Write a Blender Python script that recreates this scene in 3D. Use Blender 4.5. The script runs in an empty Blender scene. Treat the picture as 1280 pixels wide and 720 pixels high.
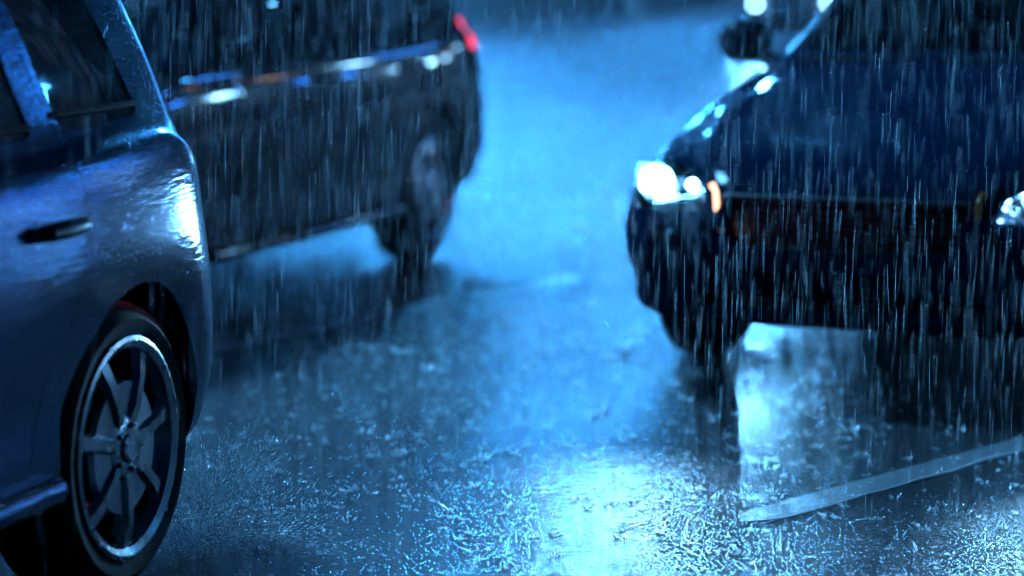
import bpy, bmesh, math, random
import numpy as np
from mathutils import Vector, Matrix
R = math.radians
random.seed(7)
rng = np.random.default_rng(7)
S = bpy.context.scene
COL = S.collection

# ------------------------------------------------------------------ camera, world, sun, exposure
CAM_H, F_PX, PITCH = 1.38, 3000.0, math.atan(390/3000.0)
cd = bpy.data.cameras.new('camera'); cam = bpy.data.objects.new('camera', cd); COL.objects.link(cam)
cam.location = (0, 0, CAM_H); cam.rotation_euler = (math.pi/2-PITCH, 0, 0)
cd.sensor_width = 36; cd.lens = F_PX/1280*36; cd.clip_end = 2000; cd.clip_start = .05
cd.dof.use_dof = True; cd.dof.focus_distance = 5.9; cd.dof.aperture_fstop = cd.lens/62.0
S.camera = cam

W = bpy.data.worlds.new('World'); S.world = W; W.use_nodes = True
nt = W.node_tree; nt.nodes.clear()
SUN_EL, SUN_AZ = R(50), R(-40)          # azimuth from +Y towards +X
sky = nt.nodes.new('ShaderNodeTexSky'); sky.sky_type = 'NISHITA'; sky.sun_disc = False
sky.sun_elevation = SUN_EL; sky.sun_rotation = SUN_AZ
tint = nt.nodes.new('ShaderNodeMix'); tint.data_type = 'RGBA'; tint.blend_type = 'MULTIPLY'
tint.inputs[0].default_value = 1; tint.inputs[7].default_value = (.03, .33, .95, 1)
bg = nt.nodes.new('ShaderNodeBackground'); bg.inputs[1].default_value = .007
wo = nt.nodes.new('ShaderNodeOutputWorld')
nt.links.new(sky.outputs[0], tint.inputs[6]); nt.links.new(tint.outputs[2], bg.inputs[0]); nt.links.new(bg.outputs[0], wo.inputs[0])

sl = bpy.data.lights.new('sun', 'SUN'); so = bpy.data.objects.new('sun', sl); COL.objects.link(so)
sl.energy = 5.0; sl.angle = R(10); sl.color = (.12, .50, 1.0)
sd = Vector((math.sin(SUN_AZ)*math.cos(SUN_EL), math.cos(SUN_AZ)*math.cos(SUN_EL), math.sin(SUN_EL)))
so.rotation_euler = sd.to_track_quat('Z', 'Y').to_euler()
so.location = (0, 0, 30)

S.view_settings.view_transform = 'Standard'; S.view_settings.look = 'None'
S.view_settings.exposure = .22; S.view_settings.gamma = 1
S.cycles.use_denoising = True
S.cycles.filter_width = 1.1; S.cycles.max_bounces = 8; S.cycles.transparent_max_bounces = 16
S.cycles.sample_clamp_indirect = 6
S.cycles.caustics_reflective = False; S.cycles.caustics_refractive = False

# ------------------------------------------------------------------ helpers
def ground(px, py, z=0.0):
    """the point of the horizontal plane at height z seen at pixel px,py of the 1280 photo (used to measure positions)"""
    v = Vector(((px-640)/F_PX, 1, -(py-360)/F_PX))
    v = Matrix.Rotation(-PITCH, 3, 'X') @ v
    t = (z-CAM_H)/v.z
    return Vector((v.x*t, v.y*t, z))
STREET = R(17)
EA = Vector((math.sin(STREET), math.cos(STREET), 0)); EN = Vector((math.cos(STREET), -math.sin(STREET), 0))
def st(a, n, z=0): return EA*a + EN*n + Vector((0, 0, z))     # street coordinates: along, across

def tag(o, label=None, cat=None, group=None, kind=None):
    if label: o['label'] = label
    if cat: o['category'] = cat
    if group: o['group'] = group
    if kind: o['kind'] = kind
    return o
def link(name, me, mat=None, parent=None, smooth=None):
    o = bpy.data.objects.new(name, me); COL.objects.link(o)
    if mat: me.materials.clear(); me.materials.append(mat)
    if parent is not None: o.parent = parent
    if smooth is not None:
        me.polygons.foreach_set('use_smooth', [True]*len(me.polygons))
        me.set_sharp_from_angle(angle=R(smooth))
    return o
def mesh_np(name, verts, faces):
    me = bpy.data.meshes.new(name); me.from_pydata([tuple(map(float, v)) for v in verts], [], faces); me.update(); return me
def bm_mesh(name, bm):
    bmesh.ops.recalc_face_normals(bm, faces=bm.faces)
    me = bpy.data.meshes.new(name); bm.to_mesh(me); bm.free(); return me
def empty(name, loc, rz=0):
    o = bpy.data.objects.new(name, None); COL.objects.link(o); o.location = loc; o.rotation_euler.z = rz
    o.empty_display_size = .3; return o
def add_box(bm, c, s, bev=0, rot=None, taper=None):
    r = bmesh.ops.create_cube(bm, size=1); vs = r['verts']
    for v in vs:
        k = taper if (taper and v.co.z > 0) else 1
        v.co = Vector((v.co.x*s[0]*k, v.co.y*s[1]*k, v.co.z*s[2]))
        if rot: v.co = rot @ v.co
        v.co += Vector(c)
    if bev:
        es = list({e for v in vs for e in v.link_edges})
        bmesh.ops.bevel(bm, geom=es, offset=bev, segments=3, affect='EDGES', profile=.5)
def add_lathe(bm, prof, n=48, axis='Y', closed=False):
    """prof: (radius, offset along axis)"""
    rings = []
    for r, h in prof:
        ring = []
        for i in range(n):
            a = 2*math.pi*i/n
            ring.append(bm.verts.new((r*math.cos(a), h, r*math.sin(a)) if axis == 'Y' else (r*math.cos(a), r*math.sin(a), h)))
        rings.append(ring)
    m = len(rings)
    for k in range(m if closed else m-1):
        a, b = rings[k], rings[(k+1) % m]
        for i in range(n):
            j = (i+1) % n
            bm.faces.new((a[i], a[j], b[j], b[i]))
    if not closed:
        for ring, (r, h) in ((rings[0], prof[0]), (rings[-1], prof[-1])):
            if r > 1e-4: bm.faces.new(ring)
def add_tube(bm, pts, rad, n=8):
    pts = [Vector(p) for p in pts]; rings = []
    for i, p in enumerate(pts):
        d = (pts[min(i+1, len(pts)-1)]-pts[max(i-1, 0)]).normalized()
        u = d.cross(Vector((0, 0, 1)) if abs(d.z) < .9 else Vector((1, 0, 0))).normalized(); w = d.cross(u)
        r = rad[i] if isinstance(rad, (list, tuple)) else rad
        rings.append([bm.verts.new(p+u*r*math.cos(2*math.pi*k/n)+w*r*math.sin(2*math.pi*k/n)) for k in range(n)])
    for a, b in zip(rings, rings[1:]):
        for i in range(n): bm.faces.new((a[i], a[(i+1) % n], b[(i+1) % n], b[i]))
    bm.faces.new(rings[0]); bm.faces.new(rings[-1])

# ------------------------------------------------------------------ materials
def newmat(name):
    m = bpy.data.materials.new(name); m.use_nodes = True
    return m, m.node_tree.nodes, m.node_tree.links, m.node_tree.nodes['Principled BSDF']
def setp(b, **k):
    names = dict(base='Base Color', metal='Metallic', rough='Roughness', ior='IOR', coat='Coat Weight', crough='Coat Roughness',
                 spec='Specular IOR Level', ec='Emission Color', es='Emission Strength', trans='Transmission Weight', alpha='Alpha')
    for a, v in k.items():
        if a in ('base', 'ec') and len(v) == 3: v = (*v, 1)
        b.inputs[names[a]].default_value = v
def node(ns, t, **k):
    n = ns.new(t)
    for a, v in k.items(): setattr(n, a, v)
    return n
def simple(name, base, rough=.5, metal=0, vary=.25, scale=30, **k):
    m, ns, ls, b = newmat(name); setp(b, base=base, rough=rough, metal=metal, **k)
    nz = node(ns, 'ShaderNodeTexNoise'); nz.inputs['Scale'].default_value = scale; nz.inputs['Detail'].default_value = 5
    tc = node(ns, 'ShaderNodeTexCoord'); ls.new(tc.outputs['Object'], nz.inputs['Vector'])
    mr = node(ns, 'ShaderNodeMapRange'); mr.inputs[3].default_value = rough*(1-vary); mr.inputs[4].default_value = min(1, rough*(1+vary))
    ls.new(nz.outputs['Fac'], mr.inputs[0]); ls.new(mr.outputs[0], b.inputs['Roughness'])
    return m
def drops(ns, ls, scales=(210, 95), thr=(.36, .40), dist=.003, film=0):
    """beaded rain water: two sizes of droplets as a bump"""
    tc = node(ns, 'ShaderNodeTexCoord'); hs = []
    for sc, th in zip(scales, thr):
        v = node(ns, 'ShaderNodeTexVoronoi'); v.inputs['Scale'].default_value = sc; v.inputs['Randomness'].default_value = 1
        ls.new(tc.outputs['Object'], v.inputs['Vector'])
        # each cell its own drop size
        cmul = node(ns, 'ShaderNodeMath', operation='MULTIPLY'); cmul.inputs[1].default_value = th
        sep = node(ns, 'ShaderNodeSeparateColor'); ls.new(v.outputs['Color'], sep.inputs[0]); ls.new(sep.outputs[0], cmul.inputs[0])
        mr = node(ns, 'ShaderNodeMapRange', interpolation_type='SMOOTHSTEP'); mr.inputs[3].default_value = 1; mr.inputs[4].default_value = 0
        mr.inputs[1].default_value = 0
        ls.new(v.outputs['Distance'], mr.inputs[0]); ls.new(cmul.outputs[0], mr.inputs[2]); hs.append((mr.outputs[0], 60.0/sc))
    ad = node(ns, 'ShaderNodeMath', operation='ADD')
    for i, (h, k) in enumerate(hs):
        mm = node(ns, 'ShaderNodeMath', operation='MULTIPLY'); mm.inputs[1].default_value = k; ls.new(h, mm.inputs[0]); ls.new(mm.outputs[0], ad.inputs[i])
    bp = node(ns, 'ShaderNodeBump'); bp.inputs['Strength'].default_value = 1; bp.inputs['Distance'].default_value = dist
    ls.new(ad.outputs[0], bp.inputs['Height'])
    if film:      # the running water film breaks reflections into level dashes
        mp = node(ns, 'ShaderNodeMapping'); mp.inputs['Scale'].default_value = (13, 13, 95); ls.new(tc.outputs['Object'], mp.inputs[0])
        nz = node(ns, 'ShaderNodeTexNoise'); nz.inputs['Scale'].default_value = 1; nz.inputs['Detail'].default_value = 4; ls.new(mp.outputs[0], nz.inputs['Vector'])
        b2 = node(ns, 'ShaderNodeBump'); b2.inputs['Strength'].default_value = 1; b2.inputs['Distance'].default_value = film
        ls.new(nz.outputs['Fac'], b2.inputs['Height']); ls.new(b2.outputs[0], bp.inputs['Normal'])
    return bp
def paint(name, base, metal=.0, rough=.3, drop=.003, film=.0016, coat=1.0):
    m, ns, ls, b = newmat(name); setp(b, base=base, metal=metal, rough=.5, spec=.0, coat=coat, crough=.03)
    bp = drops(ns, ls, dist=drop, film=film); ls.new(bp.outputs[0], b.inputs['Coat Normal'])
    if metal: ls.new(bp.outputs[0], b.inputs['Normal']); setp(b, rough=.16, spec=.3)
    return m
def glass(name, tcol=(.5, .6, .7), drop=.0015, ior=1.5):
    m, ns, ls, b = newmat(name); ns.remove(b)
    out = ns['Material Output']; fr = node(ns, 'ShaderNodeFresnel'); fr.inputs[0].default_value = ior
    tr = node(ns, 'ShaderNodeBsdfTransparent'); tr.inputs[0].default_value = (*tcol, 1)
    gl = node(ns, 'ShaderNodeBsdfGlossy'); gl.inputs['Roughness'].default_value = .03
    mx = node(ns, 'ShaderNodeMixShader'); bp = drops(ns, ls, dist=drop)
    ls.new(bp.outputs[0], fr.inputs['Normal']); ls.new(bp.outputs[0], gl.inputs['Normal'])
    ls.new(fr.outputs[0], mx.inputs[0]); ls.new(tr.outputs[0], mx.inputs[1]); ls.new(gl.outputs[0], mx.inputs[2]); ls.new(mx.outputs[0], out.inputs[0])
    return m
def emit(name, col, strength):
    m, ns, ls, b = newmat(name); setp(b, base=(.1, .1, .1), ec=col, es=strength); return m
M = {}
M['blue_paint'] = paint('blue_paint', (.0006, .034, .10), metal=.92, drop=.0035, film=.0012, coat=.06)
M['black_paint'] = paint('black_paint', (.001, .003, .008), drop=.0002, film=0, coat=.55)
M['dark_paint'] = paint('dark_paint', (.003, .010, .025), drop=.001, film=.0009, coat=.16)
M['side_glass'] = glass('side_glass', (.10, .13, .16)); M['clear_glass'] = glass('clear_glass', (.55, .62, .68), drop=.0008)
M['bead'] = glass('bead', (.9, .94, 1), drop=0, ior=1.6); M['lens'] = glass('lens', (.92, .95, 1), drop=.0006)
M['rubber'] = simple('rubber', (.006, .006, .007), .7, spec=.2); M['plastic'] = simple('plastic', (.010, .011, .013), .35)
M['fabric'] = simple('fabric', (.02, .02, .022), .9); M['alloy'] = simple('alloy', (.30, .31, .33), .25, 1.0, .5)
M['steel'] = simple('steel', (.3, .3, .32), .4, 1.0); M['chrome'] = simple('chrome', (.8, .8, .82), .08, 1.0)
M['reflector'] = simple('reflector', (.8, .82, .85), .15, 1.0)
M['mirror'] = simple('mirror', (.8, .8, .8), .03, 1.0)
M['bulb'] = emit('bulb', (.14, .52, 1), 36); M['far_bulb'] = emit('far_bulb', (.30, .66, 1), 45); M['small_bulb'] = emit('small_bulb', (.2, .58, 1), 45); M['glint_strip'] = emit('glint_strip', (1.0, .50, .28), 3)
M['tail'] = emit('tail', (1, .03, .07), 2.2); M['amber'] = simple('amber', (.5, .16, .03), .2)
M['wall'] = simple('wall', (.16, .15, .15), .8); M['brick'] = simple('brick', (.035, .03, .034), .8)
M['stone'] = simple('stone', (.25, .25, .26), .6)
M['frame'] = simple('frame', (.05, .05, .055), .5)
M['shop_light'] = emit('shop_light', (.05, .34, 1.0), 6.5); M['room_light'] = emit('room_light', (.32, .68, 1.0), 2.2)
M['warm_room'] = emit('warm_room', (.9, .42, .52), .05)
M['blue_neon'] = emit('blue_neon', (.02, .22, 1.0), 220); M['white_lamp'] = emit('white_lamp', (.25, .62, 1.0), 170); M['warm_lamp'] = emit('warm_lamp', (1.0, .62, .42), 11)

# wet asphalt
def asphalt(name, base=.03, marking=False):
    m, ns, ls, b = newmat(name); tc = node(ns, 'ShaderNodeTexCoord')
    big = node(ns, 'ShaderNodeTexNoise'); big.inputs['Scale'].default_value = 1.1; big.inputs['Detail'].default_value = 4
    ls.new(tc.outputs['Object'], big.inputs['Vector'])
    fine = node(ns, 'ShaderNodeTexNoise'); fine.inputs['Scale'].default_value = 260; fine.inputs['Detail'].default_value = 3
    rip = node(ns, 'ShaderNodeTexNoise'); rip.inputs['Scale'].default_value = 80; rip.inputs["Detail"].default_value = 2; rip.inputs["Roughness"].default_value = .6
    mp = node(ns, 'ShaderNodeMapping'); mp.inputs['Scale'].default_value = (.75, 1.3, 1); ls.new(tc.outputs['Object'], mp.inputs[0])
    ls.new(tc.outputs['Object'], fine.inputs['Vector']); ls.new(mp.outputs[0], rip.inputs['Vector'])
    # rings where drops land
    vor = node(ns, 'ShaderNodeTexVoronoi'); vor.inputs['Scale'].default_value = 11; ls.new(tc.outputs['Object'], vor.inputs['Vector'])
    wv = node(ns, 'ShaderNodeMath', operation='MULTIPLY'); wv.inputs[1].default_value = 52; ls.new(vor.outputs['Distance'], wv.inputs[0])
    sn = node(ns, 'ShaderNodeMath', operation='SINE'); ls.new(wv.outputs[0], sn.inputs[0])
    fo = node(ns, 'ShaderNodeMapRange'); fo.inputs[1].default_value = .0; fo.inputs[2].default_value = .5; fo.inputs[3].default_value = .16; fo.inputs[4].default_value = 0
    ls.new(vor.outputs['Distance'], fo.inputs[0])
    rg = node(ns, 'ShaderNodeMath', operation='MULTIPLY'); ls.new(sn.outputs[0], rg.inputs[0]); ls.new(fo.outputs[0], rg.inputs[1])
    f2 = node(ns, 'ShaderNodeMath', operation='MULTIPLY'); f2.inputs[1].default_value = .05; ls.new(fine.outputs['Fac'], f2.inputs[0])
    a1 = node(ns, 'ShaderNodeMath', operation='ADD'); ls.new(rip.outputs['Fac'], a1.inputs[0]); ls.new(f2.outputs[0], a1.inputs[1])
    a2 = node(ns, 'ShaderNodeMath', operation='ADD'); ls.new(a1.outputs[0], a2.inputs[0]); ls.new(rg.outputs[0], a2.inputs[1])
    bp = node(ns, 'ShaderNodeBump'); bp.inputs['Strength'].default_value = 1; bp.inputs['Distance'].default_value = .0075 if not marking else .007
    ls.new(a2.outputs[0], bp.inputs['Height']); ls.new(bp.outputs[0], b.inputs['Normal'])
    cr = node(ns, 'ShaderNodeMapRange'); cr.inputs[3].default_value = .035; cr.inputs[4].default_value = .10; cr.inputs[1].default_value = .35; cr.inputs[2].default_value = .65
    ls.new(big.outputs['Fac'], cr.inputs[0]); ls.new(cr.outputs[0], b.inputs['Roughness'])
    ramp = node(ns, 'ShaderNodeValToRGB'); e = ramp.color_ramp.elements
    e[0].color = (base*.6, base*.62, base*.65, 1); e[1].color = (base*1.4, base*1.4, base*1.45, 1)
    ls.new(fine.outputs['Fac'], ramp.inputs[0]); ls.new(ramp.outputs[0], b.inputs['Base Color'])
    setp(b, ior=1.33)
    return m
M['asphalt'] = asphalt('wet_asphalt', .035); M['marking'] = asphalt('worn_marking', .7); M['seam'] = asphalt('seam', .20, True); M['lip'] = simple('lip', (.5, .5, .5), .2, scale=90)
M['paving'] = asphalt('wet_paving', .12, True)
def water(name, dens=.33):
    m, ns, ls, b = newmat(name); ns.remove(b); out = ns['Material Output']
    d = node(ns, 'ShaderNodeBsdfDiffuse'); d.inputs[0].default_value = (.85, .9, .95, 1)
    t = node(ns, 'ShaderNodeBsdfTranslucent'); t.inputs[0].default_value = (.85, .9, .95, 1)
    g = node(ns, 'ShaderNodeBsdfGlossy'); g.inputs['Roughness'].default_value = .25
    x1 = node(ns, 'ShaderNodeMixShader'); x1.inputs[0].default_value = .65; ls.new(d.outputs[0], x1.inputs[1]); ls.new(t.outputs[0], x1.inputs[2])
    x2 = node(ns, 'ShaderNodeMixShader'); x2.inputs[0].default_value = .25 if dens < .8 else .45; ls.new(x1.outputs[0], x2.inputs[1]); ls.new(g.outputs[0], x2.inputs[2])
    tr = node(ns, 'ShaderNodeBsdfTransparent'); x3 = node(ns, 'ShaderNodeMixShader'); x3.inputs[0].default_value = dens
    ls.new(tr.outputs[0], x3.inputs[1]); ls.new(x2.outputs[0], x3.inputs[2]); ls.new(x3.outputs[0], out.inputs[0])
    return m
M['water'] = water('falling_water'); M['splash'] = water('splashing_water', .92)

# ------------------------------------------------------------------ setting: road, kerbs, lines
def quad(name, pts, z, mat, parent=None):
    return link(name, mesh_np(name, [(p[0], p[1], z) for p in pts], [tuple(range(len(pts)))]), mat, parent)
tag(quad('ground', [(-900, -300), (900, -300), (900, 1200), (-900, 1200)], -.02, M['asphalt']), kind='structure')
tag(quad('road', [st(-60, -20), st(-60, 12), st(400, 12), st(400, -20)], 0, M['asphalt']), kind='structure')
def slab(name, n0, n1, a0, a1, h):
    bm = bmesh.new(); vs = [bm.verts.new(st(a, n, -.015)) for a, n in ((a0, n0), (a1, n0), (a1, n1), (a0, n1))]
    f = bm.faces.new(vs); r = bmesh.ops.extrude_face_region(bm, geom=[f])
    for v in r['geom']:
        if isinstance(v, bmesh.types.BMVert): v.co.z = h
    return tag(link(name, bm_mesh(name, bm), M['paving']), kind='structure')
slab('pavement', -26, -20.003, -60, 400, .14); slab('pavement', 12.003, 18, -60, 400, .14)
def line(name, p, q, w, h, mat, label, rim=False):
    p, q = Vector(p), Vector(q); d = (q-p).normalized(); n = Vector((-d.y, d.x, 0))*w/2
    bm = bmesh.new(); L_ = (q-p).length; K = 60; up, lowr = [], []; rr = random.Random(3)
    for k in range(K+1):
        c = p+d*L_*k/K; e = min(1, (k/2)**.5)*(1+.10*(rr.random()-.5))
        up.append(Vector((c.x, c.y, .001))+n*max(e, .05)); lowr.append(Vector((c.x, c.y, .001))-n*max(e*(1+.06*(rr.random()-.5)), .05))
    f = bm.faces.new([bm.verts.new(v) for v in up+lowr[::-1]]); r = bmesh.ops.extrude_face_region(bm, geom=[f])
    for v in r['geom']:
        if isinstance(v, bmesh.types.BMVert): v.co.z = h
    if rim:     # pale lip on the near edge, its colour stands for a water glint
        L_ = (q-p).length; main = bm; bm = bmesh.new()
        for sg, rr in ((-1, .008),):
            pts = [Vector((c.x, c.y, .002+.002*math.sin(k*1.7)))+n*sg*(1.02+.03*math.sin(k*.9)) for k in range(41) for c in [p+d*L_*k/40]]
            add_tube(bm, pts, [rr*(.6+.5*math.sin(k*.55+1)**2)*max(0, min(1, (k-4)/6)) + .0003 for k in range(41)], 8)
        lip = link('glint_lip', bm_mesh('lip', bm), M['lip'], None, 60); bm = main
    o = link(name, bm_mesh(name, bm), mat, smooth=40)
    if rim: lip.parent = o
    tag(o, label, 'road marking'); o['kind'] = 'structure'; return o
g0, g1 = ground(925, 652), ground(1290, 552)
line('road_marking', g0, g1+(g1-g0)*1.5, .12, .0012, M['seam'], 'smooth grey strip with a pale lip painted as its water glint crossing the near right of the road', True)
g0, g1 = ground(265, 437), ground(720, 345)
line('road_marking', g0-(g1-g0)*.6, g1, .13, .002, M['marking'], 'faint blurred lane line behind the blue car')

# ------------------------------------------------------------------ car builder
def pchip(pts):
    xs = np.array([p[0] for p in pts], float); ys = np.array([p[1] for p in pts], float)
    h = np.diff(xs); d = np.diff(ys)/h; m = np.zeros(len(xs)); m[0], m[-1] = d[0], d[-1]
    for i in range(1, len(xs)-1):
        if d[i-1]*d[i] > 0:
            w1, w2 = 2*h[i]+h[i-1], h[i]+2*h[i-1]; m[i] = (w1+w2)/(w1/d[i-1]+w2/d[i])
    def f(x):
        x = min(max(x, xs[0]), xs[-1]); i = min(max(np.searchsorted(xs, x)-1, 0), len(h)-1); t = (x-xs[i])/h[i]
        return ((2*t**3-3*t**2+1)*ys[i]+(t**3-2*t**2+t)*h[i]*m[i]+(-2*t**3+3*t**2)*ys[i+1]+(t**3-t**2)*h[i]*m[i+1])
    return f
def catmull(P, n):
    P = np.array(P); out = []
    for i in range(len(P)-1):
        p0 = P[i-1] if i > 0 else P[i]*[-1, 1] if abs(P[i][0]) < 1e-6 and False else P[max(i-1, 0)]
        p1, p2 = P[i], P[i+1]; p3 = P[min(i+2, len(P)-1)]
        a = .5
        t0 = 0; t1 = t0+max(np.linalg.norm(p1-p0), 1e-5)**a; t2 = t1+max(np.linalg.norm(p2-p1), 1e-5)**a; t3 = t2+max(np.linalg.norm(p3-p2), 1e-5)**a
        for k in range(n):
            t = t1+(t2-t1)*k/n
            A1 = (t1-t)/(t1-t0)*p0+(t-t0)/(t1-t0)*p1; A2 = (t2-t)/(t2-t1)*p1+(t-t1)/(t2-t1)*p2; A3 = (t3-t)/(t3-t2)*p2+(t-t2)/(t3-t2)*p3
            B1 = (t2-t)/(t2-t0)*A1+(t-t0)/(t2-t0)*A2; B2 = (t3-t)/(t3-t1)*A2+(t-t1)/(t3-t1)*A3
            out.append((t2-t)/(t2-t1)*B1+(t-t1)/(t2-t1)*B2)
    out.append(P[-1]); return np.array(out)
class Shape:
    def __init__(s, spec):
        s.sp = spec; s.L = spec['L']; s.f = {k: pchip(spec[k]) for k in ('zt', 'zs', 'zb', 'wb', 'wr')}
    def half(s, u):
        zt, zs, zb, wb, wr = (float(s.f[k](u)) for k in ('zt', 'zs', 'zb', 'wb', 'wr'))
        zt = max(zt, zs+.03); g = zt-zs; hh = zs-zb
        z9 = zt-min(.075, .45*g); z10 = zt-min(.022, .16*g); wsh = .925*wb
        wr = min(wr, wsh-.02)
        k = min(max((u-s.sp['axles'][1]-.15)/.3, 0), 1); k = k*k*(3-2*k); lw = lambda a, b: a+(b-a)*k
        P = [(0, zb), (.5*wb, zb), (.84*wb, zb+.005), (lw(.935, .955)*wb, zb+.04), (lw(.952, .995)*wb, zb+.13*hh+.03), (lw(.950, 1.015)*wb, zb+.28*hh), (lw(1.0, 1.01)*wb, zb+.58*hh), (.995*wb, zb+.76*hh),
             (.965*wb, zs-.035), (.925*wb, zs), (wsh-(wsh-wr)*.45, zs+(z9-zs)*.52), (wr, z9), (.90*wr, z10), (.5*wr, zt-.15*(zt-z10)), (0, zt)]
        return P
    def ring(s, u, off=0, n=4):
        h = catmull(s.half(u), n)
        if off:
            t = np.gradient(h, axis=0); nn = np.stack([-t[:, 1], t[:, 0]], 1); nn /= np.linalg.norm(nn, axis=1)[:, None]+1e-9
            h = h+nn*off      # inward for a path going up the right side
            h[0, 0] = h[-1, 0] = 0
            h[:, 0] = np.maximum(h[:, 0], 0)
        return np.concatenate([h, (h[1:-1]*[-1, 1])[::-1]])
    def loft(s, off=0, du=.05):
        us = np.unique(np.concatenate([np.arange(0, s.L, du), np.linspace(0, .35, 12), np.linspace(s.L-.4, s.L, 14), [s.L]]))
        us = us[np.concatenate([[True], np.diff(us) > .012])]
        us = np.clip(us, 0, s.L)
        rings = [s.ring(u, off) for u in us]
        def shrink(r, k): c = np.array([0, (r[:, 1].max()+r[:, 1].min())/2]); return (r-c)*[k, k**1.3]+c
        pre = [(us[0]-.035-0*off, shrink(rings[0], .80)), (us[0]-.022, shrink(rings[0], .92)), (us[0]-.008, shrink(rings[0], .98))]
        post = [(us[-1]+.008, shrink(rings[-1], .98)), (us[-1]+.022, shrink(rings[-1], .92)), (us[-1]+.035, shrink(rings[-1], .80))]
        seq = pre+list(zip(us, rings))+post
        n = len(rings[0]); V = []; F = []
        for u, r in seq:
            uu = u
            if off: uu = s.L/2+(u-s.L/2)*(1-2*off/s.L)
            V += [(s.L/2-uu, p[0], p[1]) for p in r]
        for k in range(len(seq)-1):
            for i in range(n):
                j = (i+1) % n; F.append((k*n+i, (k+1)*n+i, (k+1)*n+j, k*n+j))
        F.append(tuple(range(n))); F.append(tuple(reversed(range((len(seq)-1)*n, len(seq)*n))))
        me = mesh_np('loft', V, F); bm = bmesh.new(); bm.from_mesh(me); bmesh.ops.recalc_face_normals(bm, faces=bm.faces); bm.to_mesh(me); bm.free()
        return me
    def side_y(s, u, z):
        h = catmull(s.half(u), 4); k = np.argmax(h[:, 0]); best = None
        a = h[4:-2]; i = np.argmin(np.abs(a[:, 1]-z)); return float(a[i, 0])
    def top_z(s, u, y):
        h = catmull(s.half(u), 4)[::-1]; i = np.argmax(h[:, 0] > abs(y)); return float(h[max(i, 0), 1])

def boolean(me, cutters, op, solver='MANIFOLD'):
    """me op union of cutters (applied one by one) -> new mesh"""
    o = bpy.data.objects.new('work', me.copy()); COL.objects.link(o); tmp = []
    for c in cutters:
        co = bpy.data.objects.new('cut', c); COL.objects.link(co); tmp.append(co)
        md = o.modifiers.new('b', 'BOOLEAN'); md.object = co; md.operation = op; md.solver = solver
    dg = bpy.context.evaluated_depsgraph_get(); dg.update()
    res = bpy.data.meshes.new_from_object(o.evaluated_get(dg))
    for t in tmp: bpy.data.objects.remove(t)
    bpy.data.objects.remove(o); return res
def rounded(poly, r, n=4):
    out = []; m = len(poly)
    for i in range(m):
        p, a, b = Vector(poly[i]).to_2d(), Vector(poly[i-1]).to_2d(), Vector(poly[(i+1) % m]).to_2d()
        d1, d2 = (a-p), (b-p); rr = min(r, d1.length*.45, d2.length*.45)
        s, e = p+d1.normalized()*rr, p+d2.normalized()*rr
        for k in range(n+1):
            t = k/n; out.append((1-t)**2*s+2*t*(1-t)*p+t*t*e)
    return out
def inflate(poly, d):
    m = len(poly); out = []; A = sum(poly[i-1][0]*poly[i][1]-poly[i][0]*poly[i-1][1] for i in range(m)); sg = 1 if A > 0 else -1
    P = [Vector((p[0], p[1])) for p in poly]
    for i in range(m):
        a = (P[i]-P[i-1]).normalized(); b = (P[(i+1) % m]-P[i]).normalized()
        na, nb = Vector((a.y, -a.x))*sg, Vector((b.y, -b.x))*sg
        nn = (na+nb).normalized(); out.append(P[i]+nn*d/max(.4, nn.dot(na)))
    return out
def prism(poly, lo, hi, f):
    """poly in 2D, f(a, b, t) -> xyz, extruded t = lo..hi"""
    n = len(poly); V = [f(p[0], p[1], t) for t in (lo, hi) for p in poly]
    F = [tuple(range(n)), tuple(range(2*n-1, n-1, -1))]+[(i, i+n, (i+1) % n+n, (i+1) % n) for i in range(n)]
    me = mesh_np('prism', V, F); bm = bmesh.new(); bm.from_mesh(me); bmesh.ops.recalc_face_normals(bm, faces=bm.faces); bm.to_mesh(me); bm.free(); return me

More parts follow.
